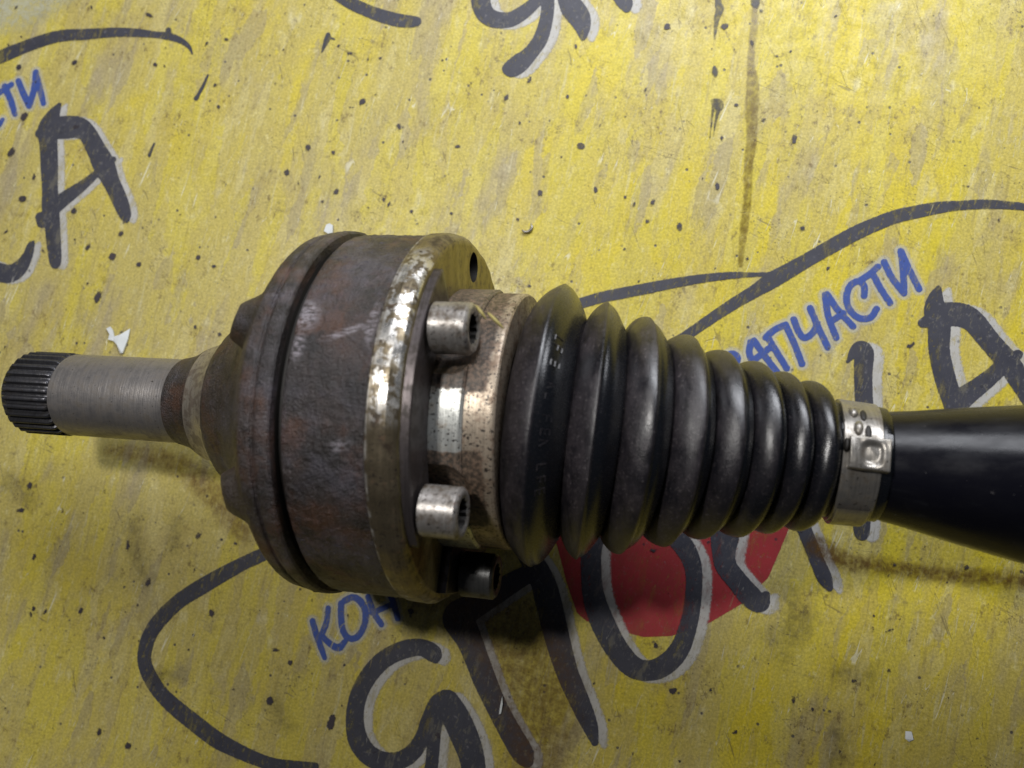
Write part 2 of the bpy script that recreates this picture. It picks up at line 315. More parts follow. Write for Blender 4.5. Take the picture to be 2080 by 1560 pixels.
# red patch as a polygon distance
RP = np.array([unproj(*p)*1000 for p in [(1105,1040),(1132,1110),(1150,1180),(1172,1245),(1192,1262),(1218,1266),(1262,1282),(1306,1294),(1363,1292),(1434,1269),(1511,1224),(1561,1172),(1600,1080),(1630,1010),(1400,960)]])
def poly_sdf(X, Y, P):
    D = np.full(X.shape, 1e9); ins = np.zeros(X.shape, bool)
    for a, b in zip(P, np.roll(P, -1, 0)):
        e = b-a; tt = np.clip(((X-a[0])*e[0]+(Y-a[1])*e[1])/(e@e), 0, 1)
        D = np.minimum(D, np.hypot(X-a[0]-tt*e[0], Y-a[1]-tt*e[1]))
        c = ((a[1] <= Y) & (b[1] > Y)) | ((b[1] <= Y) & (a[1] > Y))
        with np.errstate(divide='ignore', invalid='ignore'):
            ins ^= c & (X < a[0]+(Y-a[1])*e[0]/(e[1] if e[1] else 1e-9))
    return np.where(ins, -D, D)
sheet('printed_patch', lambda X, Y: poly_sdf(X, Y, RP), (RP[:,0].min()-2, RP[:,0].max()+2, RP[:,1].min()-2, RP[:,1].max()+2), 0.00006, INK['red'], table, 0.8, label='faded red patch behind the grey letters')

# dried specks, oil spots and runs, painted shadows and sheen
def ellipses(E):
    out = []
    for (u, v, a, b, ang) in E:
        p = unproj(u, v)*1000; sc = np.linalg.norm(unproj(u+4, v)*1000-p)/4
        out.append((p[0], p[1], a*sc, b*sc, math.radians(ang)))
    return out
SPK = [(a,b,c*.82,d_*.82,e) for a,b,c,d_,e in [(304,31,11,5,-20),(712,108,11,3.5,-5),(748,121,4,4,0),(773,118,4,3,0),(736,207,9,7,60),(718,218,9,2,0),(810,257,5,9,20),(929,298,7,5,0),(1029,198,6,8,-20),(1056,250,3,8,0),(1180,297,11,9,0),(1153,196,5,6,0),
 (1170,96,4,7,0),(1355,55,9,9,0),(1326,411,5,11,-15),(1457,379,6,11,5),(1380,461,7,12,10),(1630,465,7,9,0),(1466,281,4,8,0),(1495,214,6,5,0),(1472,54,11,8,30),(1527,88,5,10,15),(1576,114,7,4,-20),(1596,268,4,3,0),
 (1964,379,9,3,0),(1551,244,6,4,20),(39,137,7,8,0),(152,127,8,7,30),(50,237,8,12,-30),(24,310,8,12,-30),(46,404,11,8,0),(155,258,8,4,0),(70,360,4,8,0),(151,429,7,7,0),(246,475,6,8,-20),(229,521,9,10,-20),(179,502,5,9,-20),
 (283,537,7,6,30),(199,604,8,14,-20),(435,541,5,5,0),(437,174,5,4,0),(444,217,5,6,0),(316,131,6,6,0),(403,523,6,7,-20),(61,986,7,10,-20),(43,1036,11,5,10),(69,1236,4,9,20),(165,1240,5,8,-10),(70,1131,5,7,0),(260,1108,5,12,0),
 (402,1088,10,5,45),(301,1184,6,11,-20),(212,1295,4,4,30),(260,1515,8,8,-30),(549,1423,9,10,-20),(203,1486,6,9,0),(673,1467,9,21,-12),(451,1096,4,4,0),(479,1104,4,4,0),(835,1241,8,7,0),(1366,1403,12,8,15),(1327,1118,9,4,0),
 (1807,1279,11,3,25),(1805,1362,6,6,0),(1734,1383,7,4,0),(1493,1486,8,5,45),(1444,1401,3.5,7,0),(1963,1152,7,6,0),(1817,1148,5,5,0),(1706,1525,4,5,0),(780,405,4,5,0),
 (790,415,4,8,-20),(683,390,6,10,-30),(655,410,4,4,0),(626,300,7,9,0),(583,350,7,9,-20),(677,310,5,6,0),(1097,392,6,8,0),(1210,386,5,9,0),(1270,400,4,6,0),(1288,415,4,5,0),(1315,450,5,5,0),(1052,447,5,6,0),(917,434,3,5,0),(1440,1100,4,5,0),(1650,1440,4,4,0),(1380,1545,4,4,0),(700,1350,4,4,0),(560,1320,9,5,0),(590,1345,6,8,0),(430,1245,7,9,0)]]
RND = []
for _ in range(420):
    u, v = rng.uniform(-150, 2230), rng.uniform(-150, 1710); s = rng.gamma(1.6, 0.6)+0.5
    RND.append((u, v, s, s*rng.uniform(0.8, 2.2), rng.normal(-15, 25)))
ES = ellipses(SPK+RND)
def mat_speck():
    t = NT('dried_dirt')
    mm = t.co(MM, world=True)
    sd = t.add(t.attr('sd'), t.mul(t.sub(t.noise(mm, 1.0, 6, 0.75), 0.46), 2.6))
    a = t.mul(t.step(sd, 0.15, -0.22), t.step(t.noise(mm, 0.3, 4, 0.7), 0.30, 0.52, 0.45, 1.0))
    return t.bsdf(t.mix(t.noise(mm, 0.07, 2), (0.020, 0.020, 0.040), (0.07, 0.052, 0.045)), 0.55, 0, None, a)
sp_mat = mat_speck()
def small_sheets(name, E, z, mat, g=0.28, margin=1.2, label=None):
    V, F, D = [], [], []
    for (cx, cy, a, b, an) in E:
        e = max(a, b)+margin; n = int(2*e/g)+2; xs = cx-e+np.arange(n)*g; ys = cy-e+np.arange(n)*g
        X, Y = np.meshgrid(xs, ys); dx, dy = X-cx, Y-cy
        p, q = dx*math.cos(an)+dy*math.sin(an), -dx*math.sin(an)+dy*math.cos(an)
        kk = np.hypot(p/a, q/b); d = (kk-1)*min(a, b)
        base = len(V); V += np.stack([X.ravel()/1000, Y.ravel()/1000, np.full(X.size, z)], 1).tolist(); D += d.ravel().tolist()
        z += 2.0e-8
        for j in range(n-1):
            for i in range(n-1):
                if min(d[j,i], d[j+1,i], d[j,i+1], d[j+1,i+1]) < 0.9:
                    s = base+j*n+i; F.append((s, s+1, s+n+1, s+n))
    me = bpy.data.meshes.new(name); me.from_pydata(V, [], F)
    at = me.attributes.new('sd', 'FLOAT', 'POINT'); at.data.foreach_set('value', np.array(D, np.float32))
    b2 = bmesh.new(); b2.from_mesh(me); bmesh.ops.delete(b2, geom=[v for v in b2.verts if not v.link_faces], context='VERTS'); b2.to_mesh(me); b2.free()
    me.materials.append(mat); o = bpy.data.objects.new(name, me); COL.objects.link(o); o.parent = table; o['kind'] = 'stuff'
    if label: o['label'] = label
    return o
small_sheets('dirt_specks', ES, 0.00030, sp_mat, label='dark dried specks scattered over the yellow sheet')

def mat_oil(name, c1, c2, strength, soft, nz=2.0, rough=0.25):
    t = NT(name); mm = t.co(MM, world=True)
    st = t.co((1000, 70, 1000), rz=0.07, world=True)
    sd = t.add(t.attr('sd'), t.mul(t.sub(t.noise(mm, 0.22, 6, 0.7), 0.5), nz*2))
    a = t.mul(t.step(sd, soft, -soft), t.step(t.add(t.mul(t.noise(st, 0.7, 4, 0.6), 0.25), t.mul(t.noise(mm, 0.35, 6, 0.72), 0.75)), 0.34, 0.64, 0.25, 1.0))
    return t.bsdf(t.mix(t.noise(mm, 0.3, 4), c1, c2), rough, 0, None, t.mul(a, strength))
oil1 = mat_oil('dark_oil', (0.030, 0.022, 0.010), (0.012, 0.010, 0.008), 0.97, 0.25, 0.5, 0.42)
def oil(name, st, z, mat, margin, label, g=0.5):
    S = [spline(to_table(s)) if len(s) > 2 else to_table(s) for s in st]
    return sheet(name, lambda X, Y: sdf(X, Y, S), bbox(S, margin+1), z, mat, table, margin, g, label)
oil('oil_drip', [[(1459,-20,8),(1459,8,14),(1462,18,16),(1456,40,11),(1453,62,6),(1451,80,2)]], 0.00032, oil1, 1.2, 'dark oil run at the top edge', 0.3)
oil('oil_drip', [[(1451,137,6),(1452,145,11),(1453,153,8)]], 0.00032, oil1, 1.2, 'small glossy black oil drop', 0.3)
oil('oil_drip', [[(1448,206,10),(1458,212,22),(1462,218,14)], [(1449,212,6),(1446,240,3),(1442,280,2)], [(1460,222,8),(1454,245,4),(1449,278,2)]], 0.00032, oil1, 1.2, 'dark oil drop with two thin runs', 0.3)
oil('oil_drip', [[(1535,-20,14),(1534,4,18),(1536,13,10)], [(1545,22,6),(1547,23,6)]], 0.00032, oil1, 1.2, 'black oil drop at the top edge', 0.3)
oil2 = mat_oil('thin_oil', (0.20, 0.125, 0.012), (0.13, 0.08, 0.015), 0.62, 0.5, 0.7)
oil('oil_streak', [[(1534,10,10),(1531,60,14),(1526,110,14),(1524,150,14)]], 0.00026, oil2, 2, 'thin oil streak running down the sheet')
oil('oil_streak', [[(1528,150,20),(1529,180,26),(1527,230,24),(1527,270,20),(1524,310,20),(1521,330,18),(1518,400,16),(1514,440,16),(1508,490,14),(1504,540,8)]], 0.000262, oil2, 2, 'brown oil streak with darker ripples')
oil_shadow3 = mat_oil('soaked_oil_shadow', (0.17, 0.085, 0.022), (0.11, 0.055, 0.02), 0.52, 8.0, 7.0, 0.4)  # soaked oil, with the shadow below the joint painted in
oil('oil_stain_shadow', [[(830,1200,60),(960,1240,110),(1060,1330,170),(1090,1430,150),(1090,1520,120),(1060,1600,90)]], 0.00024, oil_shadow3, 9, 'brown oil and painted shadow on the sheet below the joint', 0.8)
oil_shadow4 = mat_oil('rusty_oil_shadow', (0.20, 0.10, 0.02), (0.14, 0.065, 0.015), 0.50, 3.2, 3.0, 0.4)  # the stub shaft's brown shadow is painted into this stain
oil('oil_stain_shadow', [[(225,915,20),(300,925,34),(380,955,44),(440,1010,50),(490,1080,40)]], 0.000244, oil_shadow4, 6, 'brown oil stain with painted shadow below the stub shaft', 0.7)
oil_shadow5 = mat_oil('brown_oil_shadow', (0.16, 0.085, 0.02), (0.11, 0.055, 0.015), 0.78, 2.4, 2.0, 0.4)  # shadow under the black shaft painted in as brown colour
oil('oil_stain_shadow', [[(1660,1110,40),(1720,1140,36),(1800,1150,26),(1900,1165,26),(2100,1180,30)]], 0.000242, oil_shadow5, 6, 'brown oil stain and painted shadow below the black shaft', 0.7)
grime = mat_oil('grey_smear', (0.10, 0.085, 0.055), (0.07, 0.06, 0.04), 0.40, 4.5, 6.0, 0.6)
oil('grime_smear', [[(1600,1210,30),(1620,1250,60),(1600,1290,50)], [(1700,1360,20),(1760,1370,30)], [(1700,1490,20),(1705,1540,26)], [(1570,1290,20),(1590,1330,24)]], 0.000248, grime, 7, 'dark grime smears on the lower part of the sheet', 0.7)
oil('grime_smear', [[(270,1060,14),(280,1130,20),(300,1180,14)], [(360,1060,12),(350,1110,14)], [(560,1430,24),(580,1470,20)], [(330,1368,20),(370,1372,14)], [(20,980,26),(60,1010,22)]], 0.000246, grime, 7, 'dark grime smears on the lower left of the sheet', 0.7)
corner_sheen = mat_oil('painted_sheen', (0.60, 0.60, 0.46), (0.55, 0.56, 0.44), 0.75, 6.0, 4.0, 0.5)  # reflected sheen on the sheet corner, painted as a pale colour
oil('sheen_patch', [[(-80,-20,150),(30,-10,130),(110,-30,90)]], 0.000236, corner_sheen, 9, 'pale sheen painted on the corner of the sheet', 0.9)

# ---------------------------------------------------------------- lathe and frames
LEAN = 0.115                                            # the joint rests on its rim, stub end down
AX = Matrix.Translation((0, 0, R)) @ Matrix.Rotation(-LEAN, 4, 'Y')   # joint frame: x along the axis
AL, BE = -0.0610, 0.0718                               # the shaft leaves the joint at a slight angle
d = Vector((math.cos(AL)*math.cos(BE), math.sin(AL)*math.cos(BE), math.sin(BE)))
e1 = Vector((0, 0, 1)).cross(d).normalized(); e2 = d.cross(e1)
BX = Matrix.Translation((0, 0, R)) @ Matrix((d, e1, e2)).transposed().to_4x4()
SA = ([-.17332,-.15508,-.1149,-.10472,-.0947,-.08688,-.06992,-.06734,-.05909,-.04532,-.03358,-.02753,-.02322,-.01389,-.00414],
      [-.17568,-.15612,-.11358,-.10259,-.09213,-.08366,-.06498,-.06215,-.05359,-.03967,-.02780,-.02173,-.01758,-.00900,.00072])
SB = ([-.0030,.0049,.0168,.0276,.0396,.0496,.0594,.0675,.0754,.0836,.0933,.0976,.1151,.1327,.34],
      [.0004,.0081,.0198,.0305,.0423,.0522,.0618,.0699,.0776,.0857,.0951,.0993,.1165,.1336,.34])
def sa(s): return float(np.interp(s, *SA)) if SA[0][0] <= s <= SA[0][-1] else (s-.00236 if s < SA[0][0] else s+.00486)
def sb(s): return float(np.interp(s, *SB)) if s > SB[0][0] else s+.0034
def ra(s, r): return r*1.028 if s < -.1045 else r
def resample(prof, step=None):
    if step is None: return prof
    out = [prof[0]]
    for a, b in zip(prof[:-1], prof[1:]):
        L = math.hypot(b[0]-a[0], b[1]-a[1]); n = max(1, int(round(L/step)))
        for i in range(1, n+1): out.append((a[0]+(b[0]-a[0])*i/n, a[1]+(b[1]-a[1])*i/n))
    return out
def lathe(name, prof, parent, mat, frame=AX, seg=180, fn=None, step=None, smooth_angle=30, attrs=None, a0=0, a1=2*PI):
    """prof = [(s, r)...]; phi=0 is straight up, phi=90 towards +y.  fn(s, r, phi) -> (s, r)"""
    prof = resample(prof, step); V, F = [], []; full = abs(a1-a0-2*PI) < 1e-6; n = seg if full else seg+1
    for (s, r) in prof:
        for k in range(n):
            ph = a0+(a1-a0)*k/seg; s2, r2 = fn(s, r, ph) if fn else (s, r)
            if frame is AX: r2 = ra(s2, r2); s2 = sa(s2)
            else: r2 *= .988; s2 = sb(s2)
            V.append((s2, r2*math.sin(ph), r2*math.cos(ph)))
    for j in range(len(prof)-1):
        for k in range(seg):
            k2 = (k+1) % n if full else k+1
            F.append((j*n+k, j*n+k2, (j+1)*n+k2, (j+1)*n+k))
    me = bpy.data.meshes.new(name); me.from_pydata(V, [], F); me.transform(frame)
    bmx = bmesh.new(); bmx.from_mesh(me); bmesh.ops.recalc_face_normals(bmx, faces=bmx.faces); bmx.to_mesh(me); bmx.free()
    me.materials.append(mat); me.shade_smooth()
    if smooth_angle: me.set_sharp_from_angle(angle=math.radians(smooth_angle))
    if attrs:
        for an, f in attrs.items():
            at = me.attributes.new(an, 'FLOAT', 'POINT'); at.data.foreach_set('value', [f(*v) for v in V])
    o = bpy.data.objects.new(name, me); COL.objects.link(o); o.parent = parent; return o
from mathutils import noise as mnoise
def grit(s, r, ph, amp=1.0):
    p = Vector((s*1000, r*1000*math.sin(ph), r*1000*math.cos(ph)))
    return (mnoise.noise(p*1.1)*0.055+mnoise.noise(p*0.33)*0.07+max(0, mnoise.noise(p*0.7+Vector((9, 3, 1)))-0.25)*0.34)*0.0014*amp
def sm(x, a, b):
    t = min(1, max(0, (x-a)/(b-a))); return t*t*(3-2*t)

# ---------------------------------------------------------------- materials of the shaft
def mat_cast():
    t = NT('oily_dark_steel'); mm = t.co(MM)
    big = t.noise(mm, 0.07, 6, 0.62); grain = t.noise(mm, 1.6, 4, 0.7); midn = t.noise(mm, 0.35, 6, 0.7)
    ring = t.noise(t.co((2600, 120, 120)), 0.5, 4, 0.6)
    col = t.mix(t.step(big, 0.36, 0.66), (0.013, 0.009, 0.008), (0.042, 0.029, 0.026))
    col = t.mix(t.step(t.noise(t.co(MM, loc=(0.3, 0.2, 0)), 0.065, 7, 0.68), 0.47, 0.66, 0, 0.9), col, (0.070, 0.030, 0.016))
    col = t.mix(t.step(midn, 0.56, 0.72, 0, 0.55), col, (0.060, 0.052, 0.062))
    col = t.mix(t.step(grain, 0.58, 0.74, 0, 0.85), col, (0.006, 0.005, 0.005))
    lt = t.step(t.noise(mm, 1.25, 5, 0.7), 0.60, 0.72)
    col = t.mix(t.mul(lt, 0.85), col, (0.16, 0.14, 0.155))
    hz = t.step(t.noise(t.co(MM, loc=(0.8, 0.25, 0)), 0.055, 6, 0.65), 0.46, 0.66)
    col = t.mix(t.mul(hz, 0.45), col, (0.085, 0.080, 0.105))
    ol = t.step(t.noise(t.co(MM, loc=(0.1, 0.65, 0)), 0.11, 8, 0.72), 0.53, 0.62)
    col = t.mix(t.mul(ol, 0.75), col, (0.009, 0.007, 0.007))
    col = t.mulc(col, t.step(ring, 0.3, 0.7, 0.8, 1.2))
    sc = t.mul(t.attr('scuff'), t.step(t.noise(t.co((500, 1500, 1500)), 0.8, 5, 0.7), 0.40, 0.62))
    col = t.mix(t.mul(sc, 0.85), col, (0.36, 0.33, 0.36))
    h = t.add(grain, t.mul(midn, 1.5))
    rg = t.step(midn, 0.3, 0.7, 0.34, 0.52)
    return t.bsdf(col, rg, t.mul(sc, 0.5), t.bump(h, 0.00045, 1.0), spec=0.70)
def mat_bare(name, base, dark, spots, rough=(0.28, 0.5), aniso_x=True, specks=0.0, rust=0.0, soft=0.09, met=0.75, tn=(0.82, 1.1), grime=False, worn=False):
    t = NT(name); mm = t.co(MM)
    n1 = t.noise(mm, 0.28, 6, 0.65); turn = t.noise(t.co((2500, 60, 60) if aniso_x else (60, 60, 2500)), 1.0, 3, 0.6)
    col = t.mix(t.step(n1, spots, spots+soft), base, dark)
    col = t.mulc(col, t.step(turn, 0.3, 0.7, *tn))
    metal = t.step(n1, spots, spots+soft, met, 0.35)
    rg = t.add(t.step(n1, 0.3, 0.75, *rough), t.mul(t.sub(turn, 0.5), 0.12))
    if rust:
        rn = t.noise(t.co(MM, loc=(0.5, 0.5, 0.1)), 0.5, 7, 0.75)
        rm = t.step(rn, 0.62-rust*0.2, 0.74-rust*0.2); col = t.mix(t.mul(rm, 0.85), col, (0.085, 0.042, 0.024)); metal = t.mul(metal, t.sub(1.0, rm))
    if specks:
        sv = t.noise(t.co((900, 1100, 1100), loc=(0.1, 0, 0)), 1.15, 3, 0.6)
        smk = t.step(sv, 0.68-specks*0.1, 0.72-specks*0.1); col = t.mix(smk, col, (0.016, 0.012, 0.010)); metal = t.mul(metal, t.sub(1.0, smk))
    if worn:      # bare steel where the rim has been scraped
        wn = t.noise(mm, 0.34, 6, 0.65); wm = t.mul(t.attr('worn'), t.step(wn, 0.45, 0.53))
        col = t.mix(wm, col, (0.78, 0.76, 0.72)); metal = t.mx(metal, t.mul(wm, 0.95)); rg = t.sub(rg, t.mul(wm, 0.08))
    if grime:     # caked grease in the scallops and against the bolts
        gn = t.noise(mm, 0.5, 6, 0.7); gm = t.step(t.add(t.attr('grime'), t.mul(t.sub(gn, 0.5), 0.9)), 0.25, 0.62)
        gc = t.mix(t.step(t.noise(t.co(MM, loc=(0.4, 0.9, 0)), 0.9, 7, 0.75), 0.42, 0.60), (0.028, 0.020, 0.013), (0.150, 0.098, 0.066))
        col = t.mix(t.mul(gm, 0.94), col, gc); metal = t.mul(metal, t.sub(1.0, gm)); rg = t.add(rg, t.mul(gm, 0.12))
    return t.bsdf(col, rg, metal, t.bump(t.add(t.mul(n1, 1.5), turn), 0.00010, 0.7))
M_cast = mat_cast()
M_stub = mat_bare('ground_steel', (0.33, 0.31, 0.30), (0.17, 0.15, 0.13), 0.38, (0.34, 0.46), soft=0.35, specks=0.1, tn=(0.93, 1.05))
M_spline = mat_bare('dark_spline_steel', (0.10, 0.10, 0.11), (0.035, 0.032, 0.032), 0.46, (0.28, 0.5), specks=0.3, soft=0.2)
M_seat = mat_bare('polished_seat', (0.36, 0.32, 0.26), (0.17, 0.14, 0.11), 0.48, (0.25, 0.42), specks=0.15, met=0.6)
M_lip = mat_bare('scraped_flange_steel', (0.19, 0.155, 0.10), (0.045, 0.032, 0.020), 0.46, (0.26, 0.5), specks=0.7, rust=0.3, soft=0.2, worn=True)
M_neck = mat_bare('zinc_plated_steel', (0.54, 0.55, 0.52), (0.34, 0.31, 0.26), 0.48, (0.28, 0.42), specks=0.9, met=0.6, soft=0.2, grime=True)
M_neckring = mat_bare('rust_speckled_zinc', (0.40, 0.33, 0.25), (0.20, 0.14, 0.095), 0.44, (0.32, 0.5), specks=1.05, rust=0.35, met=0.5, soft=0.22, grime=True)
M_bolt = mat_bare('bolt_steel', (0.34, 0.32, 0.30), (0.11, 0.088, 0.065), 0.44, (0.32, 0.46), specks=0.8, rust=0.3, met=0.6, soft=0.22)
M_bolt_shaded = mat_bare('shaded_greasy_bolt_steel', (0.05, 0.05, 0.048), (0.025, 0.022, 0.018), 0.5, (0.3, 0.5), specks=0.3, met=0.3)  # darker copy of the bolt steel: shade painted in with the grease
M_plate = mat_bare('grey_washer_steel', (0.11, 0.095, 0.095), (0.045, 0.036, 0.032), 0.5, (0.35, 0.5), specks=0.2)
M_face = mat_bare('olive_flange_face', (0.24, 0.20, 0.10), (0.12, 0.09, 0.05), 0.54, (0.35, 0.5), specks=0.35, rust=0.35)
M_clamp = mat_bare('clamp_steel', (0.34, 0.32, 0.29), (0.16, 0.14, 0.115), 0.48, (0.28, 0.44), specks=0.4, soft=0.2)
M_hole = NT('hole_shadow').bsdf((0.012, 0.010, 0.008), 0.6)
def mat_rubber():
    t = NT('dusty_black_rubber'); mm = t.co(MM)
    n1 = t.noise(mm, 0.12, 5, 0.6); gr = t.noise(mm, 2.2, 3, 0.7); dirt = t.noise(mm, 0.9, 5, 0.75)
    smr = t.noise(t.co((500, 160, 160), loc=(0.3, 0.3, 0)), 0.35, 6, 0.7)
    dust = t.mul(t.attr('dust'), t.mul(t.step(n1, 0.30, 0.62, 0.45, 1.0), t.step(smr, 0.36, 0.56, 0.35, 1.0)))
    col = t.mix(t.mul(dust, 0.9), (0.0030, 0.0040, 0.006), (0.026, 0.020, 0.024))
    col = t.mix(t.mul(t.step(dirt, 0.56, 0.68, 0, 0.75), t.add(dust, 0.06)), col, (0.10, 0.085, 0.085))
    pk = t.step(t.noise(mm, 1.7, 3, 0.6), 0.62, 0.67)
    col = t.mix(t.mul(pk, t.add(t.mul(dust, 0.7), 0.05)), col, (0.17, 0.15, 0.155))
    clot = t.step(t.noise(t.co(MM, loc=(0.2, 0.5, 0)), 0.30, 6, 0.7), 0.52, 0.66)
    col = t.mix(t.mul(clot, 0.6), col, (0.006, 0.005, 0.005))
    rg = t.add(t.step(dust, 0, 1, 0.26, 0.50), t.mul(t.sub(gr, 0.5), 0.2))
    return t.bsdf(col, rg, 0, t.bump(t.add(gr, t.mul(dirt, 0.8)), 0.00012, t.step(dust, 0, 1, 0.35, 0.9)), spec=0.75)
M_rub = mat_rubber()
def mat_paint():
    t = NT('glossy_black_paint'); mm = t.co(MM)
    n1 = t.noise(mm, 0.08, 4, 0.5); d1 = t.noise(mm, 0.5, 6, 0.75)
    col = t.mix(t.step(d1, 0.66, 0.72, 0, 0.5), (0.004, 0.004, 0.007), (0.15, 0.14, 0.14))
    sm_ = t.noise(t.co((300, 900, 900)), 0.2, 4, 0.6)
    col = t.mix(t.step(sm_, 0.58, 0.72, 0, 0.35), col, (0.018, 0.020, 0.026))
    return t.bsdf(col, t.step(sm_, 0.35, 0.7, 0.24, 0.42), 0, t.bump(t.add(n1, t.mul(d1, 0.25)), 0.0004, 0.3), spec=0.26)
M_paint = mat_paint()

# ---------------------------------------------------------------- the drive shaft
def empty(name, loc, label, cat):
    o = bpy.data.objects.new(name, None); COL.objects.link(o); o.location = loc; o['label'] = label; o['category'] = cat; o.empty_display_size = 0.02; return o
shaft = empty('drive_shaft', (0, 0, 0), 'greasy car drive shaft with dark joint, ribbed rubber boot and black tube', 'drive shaft')
P = shaft
stub = lathe('stub_shaft', [(-.1556,.0122),(-.1556,.0129),(-.1551,.0134),(-.1200,.0134),(-.1197,.01335),(-.1152,.01335)], P, M_stub, seg=160)
# splined end
NTEE = 30
def teeth(s, r, ph):
    if r < 0.0118: return s, r
    u = (ph*NTEE/(2*PI)) % 1.0; tri = abs(u-0.5)*2; k = sm(tri, 0.25, 0.75)
    return s, r-0.00125*(1-k)
lathe('spline', [(-.1738,.001),(-.1738,.0100),(-.1734,.0117),(-.1724,.0128),(-.1712,.01375),(-.1572,.01375),(-.1562,.0133),(-.1556,.0124)], stub, M_spline, seg=NTEE*12, fn=teeth)
lathe('shaft_shoulder', [(-.1152,.0133),(-.1149,.0139),(-.1130,.0143),(-.1105,.0150),(-.1080,.0162),(-.1058,.0176),(-.1050,.0180)], P, M_cast, seg=160, attrs={'scuff': lambda x,y,z: 0.0})
lathe('seal_seat', [(-.1050,.0180),(-.1044,.0187),(-.1030,.0190),(-.0985,.0212),(-.0965,.0232),(-.0958,.0238)], P, M_seat, seg=160)
BA = [math.radians(a) for a in (90, 26.6, -33.6, -92.5, -149, 151)]; RB = 0.0462
def boss(s, r, ph):
    if s > -.067: return s, r+grit(s, r, ph, 0.8)
    y, z = r*math.sin(ph), r*math.cos(ph); best = 0
    for a in BA:
        dd = math.hypot(y-.0462*math.sin(a), z-.0462*math.cos(a)); best = max(best, 1-sm(dd, 0.0042, 0.0080))
    r += grit(s, r, ph, 0.8)
    return s-0.0048*best*sm(r, .030, .038)*(1-0.25*sm(r, .050, .053)), r
lathe('end_cover', [(-.0958,.0238),(-.0950,.0245),(-.0935,.0262),(-.0900,.0285),(-.0865,.0305),(-.0835,.0330),(-.0800,.0365),(-.0768,.0400),(-.0740,.0440),(-.0718,.0480),(-.0700,.0510),(-.0684,.0530),(-.0672,.0540),
       (-.0660,.0543),(-.0645,.0546),(-.0640,.0545),(-.0637,.0541),(-.0632,.0541),(-.0628,.0546),(-.0620,.0551),(-.0596,.0552),(-.0589,.0550),(-.0585,.0544),(-.0584,.0500)],
       P, M_cast, seg=600, fn=boss, step=0.0007, attrs={'scuff': lambda x,y,z: 0.16*sm(math.hypot(y,z), .0535,.055)*(0.5+0.5*math.sin(40*math.atan2(y,z)))})
SCF_ = [(-.0535,.0215,.0040,.0048,0.5),(-.0415,.0175,.0075,.0013,0.35),(-.0355,.0200,.0016,.0060,0.0),(-.0400,-.0108,.0035,.0016,0.25),(-.0535,.013,.002,.004,0)]
SCF = [(sa(q[0]), *q[1:]) for q in SCF_]
def scuff(x, y, z):
    if z < 0: return 0.0
    b = 0
    for (cx, cy, a, c, an) in SCF:
        dx, dy = x-cx, y-cy; p = (dx*math.cos(an)+dy*math.sin(an))/a; q = (-dx*math.sin(an)+dy*math.cos(an))/c
        b = max(b, 1-sm(math.hypot(p, q), 0.3, 1.25))
    return b
lathe('housing_groove', [(-.0585,.0525),(-.0583,.0506),(-.0562,.0506),(-.0558,.0525)], P, M_hole, seg=200)
lathe('joint_housing', [(-.0560,.0505),(-.0560,.0532),(-.0555,.0538),(-.0546,.0540),(-.0338,.0540),(-.0348,.0536)], P, M_cast, seg=840, step=0.0004, attrs={'scuff': scuff}, fn=lambda s, r, ph: (s, r+grit(s, r, ph)))
# flange with its bolt holes cut
def wob(s, r, ph):
    k = (math.sin(ph*7.3)+math.sin(ph*17.1+1)+math.sin(ph*41.7+2)*0.7)*0.00009
    return s+k*0.8, r+k
fl = lathe('flange', [(-.0338,.0500),(-.0338,.0540),(-.0332,.0547),(-.0300,.0549),(-.0282,.0546),(-.0266,.0537),(-.0258,.0528),(-.0255,.0518),(-.0255,.0360),(-.0338,.0360),(-.0338,.0500)], P, M_lip, seg=360, fn=wob, step=0.0004, smooth_angle=28)
def cyl_x(name, r, s0, s1, seg, y, z):
    bm = bmesh.new(); bmesh.ops.create_cone(bm, cap_ends=True, segments=seg, radius1=r, radius2=r, depth=s1-s0, matrix=Matrix.Translation(((s0+s1)/2, y, z)) @ Matrix.Rotation(PI/2, 4, 'Y'))
    me = bpy.data.meshes.new(name); bm.to_mesh(me); bm.free(); me.transform(AX); return bpy.data.objects.new(name, me)
a = BA[0]; cut = cyl_x('cut', 0.0046, sa(-.0305), sa(-.0255)+.004, 40, RB*math.sin(a), RB*math.cos(a)); COL.objects.link(cut)
md = fl.modifiers.new('b', 'BOOLEAN'); md.object = cut; md.operation = 'DIFFERENCE'; md.solver = 'EXACT'
fl.data.materials.append(M_face); fl.data.materials.append(M_hole)
dg = bpy.context.evaluated_depsgraph_get(); nm = bpy.data.meshes.new_from_object(fl.evaluated_get(dg)); fl.modifiers.clear(); fl.data = nm; bpy.data.objects.remove(cut)
AXI = AX.inverted(); AN = AX.to_3x3() @ Vector((1, 0, 0))
for p_ in nm.polygons:
    c = AXI @ p_.center; rr = math.hypot(c.y, c.z); hd = math.hypot(c.y-RB*math.sin(a), c.z-RB*math.cos(a))
    if hd < 0.0047 and c.x < sa(-.0255)-.0003: p_.material_index = 2
    elif p_.normal.dot(AN) > 0.75 and rr < 0.0526: p_.material_index = 1
    else: p_.material_index = 0
wa = nm.attributes.new('worn', 'FLOAT', 'POINT'); wv_ = []
for v in nm.vertices:
    c = AXI @ v.co; ph = math.atan2(c.y, c.z); rr = math.hypot(c.y, c.z)
    e = 0.75*(1-sm(abs(c.x-sa(-.0334)), 0.0002, 0.0007)) if rr > .052 else 0
    band = sm(ph, math.radians(-8), math.radians(4))*(1-sm(ph, math.radians(38), math.radians(56)))*sm(c.x, sa(-.0330), sa(-.0318))*0.95
    wv_.append(max(e*0.8, band, 0.45*sm(rr, .0552, .0556)))
wa.data.foreach_set('value', wv_)
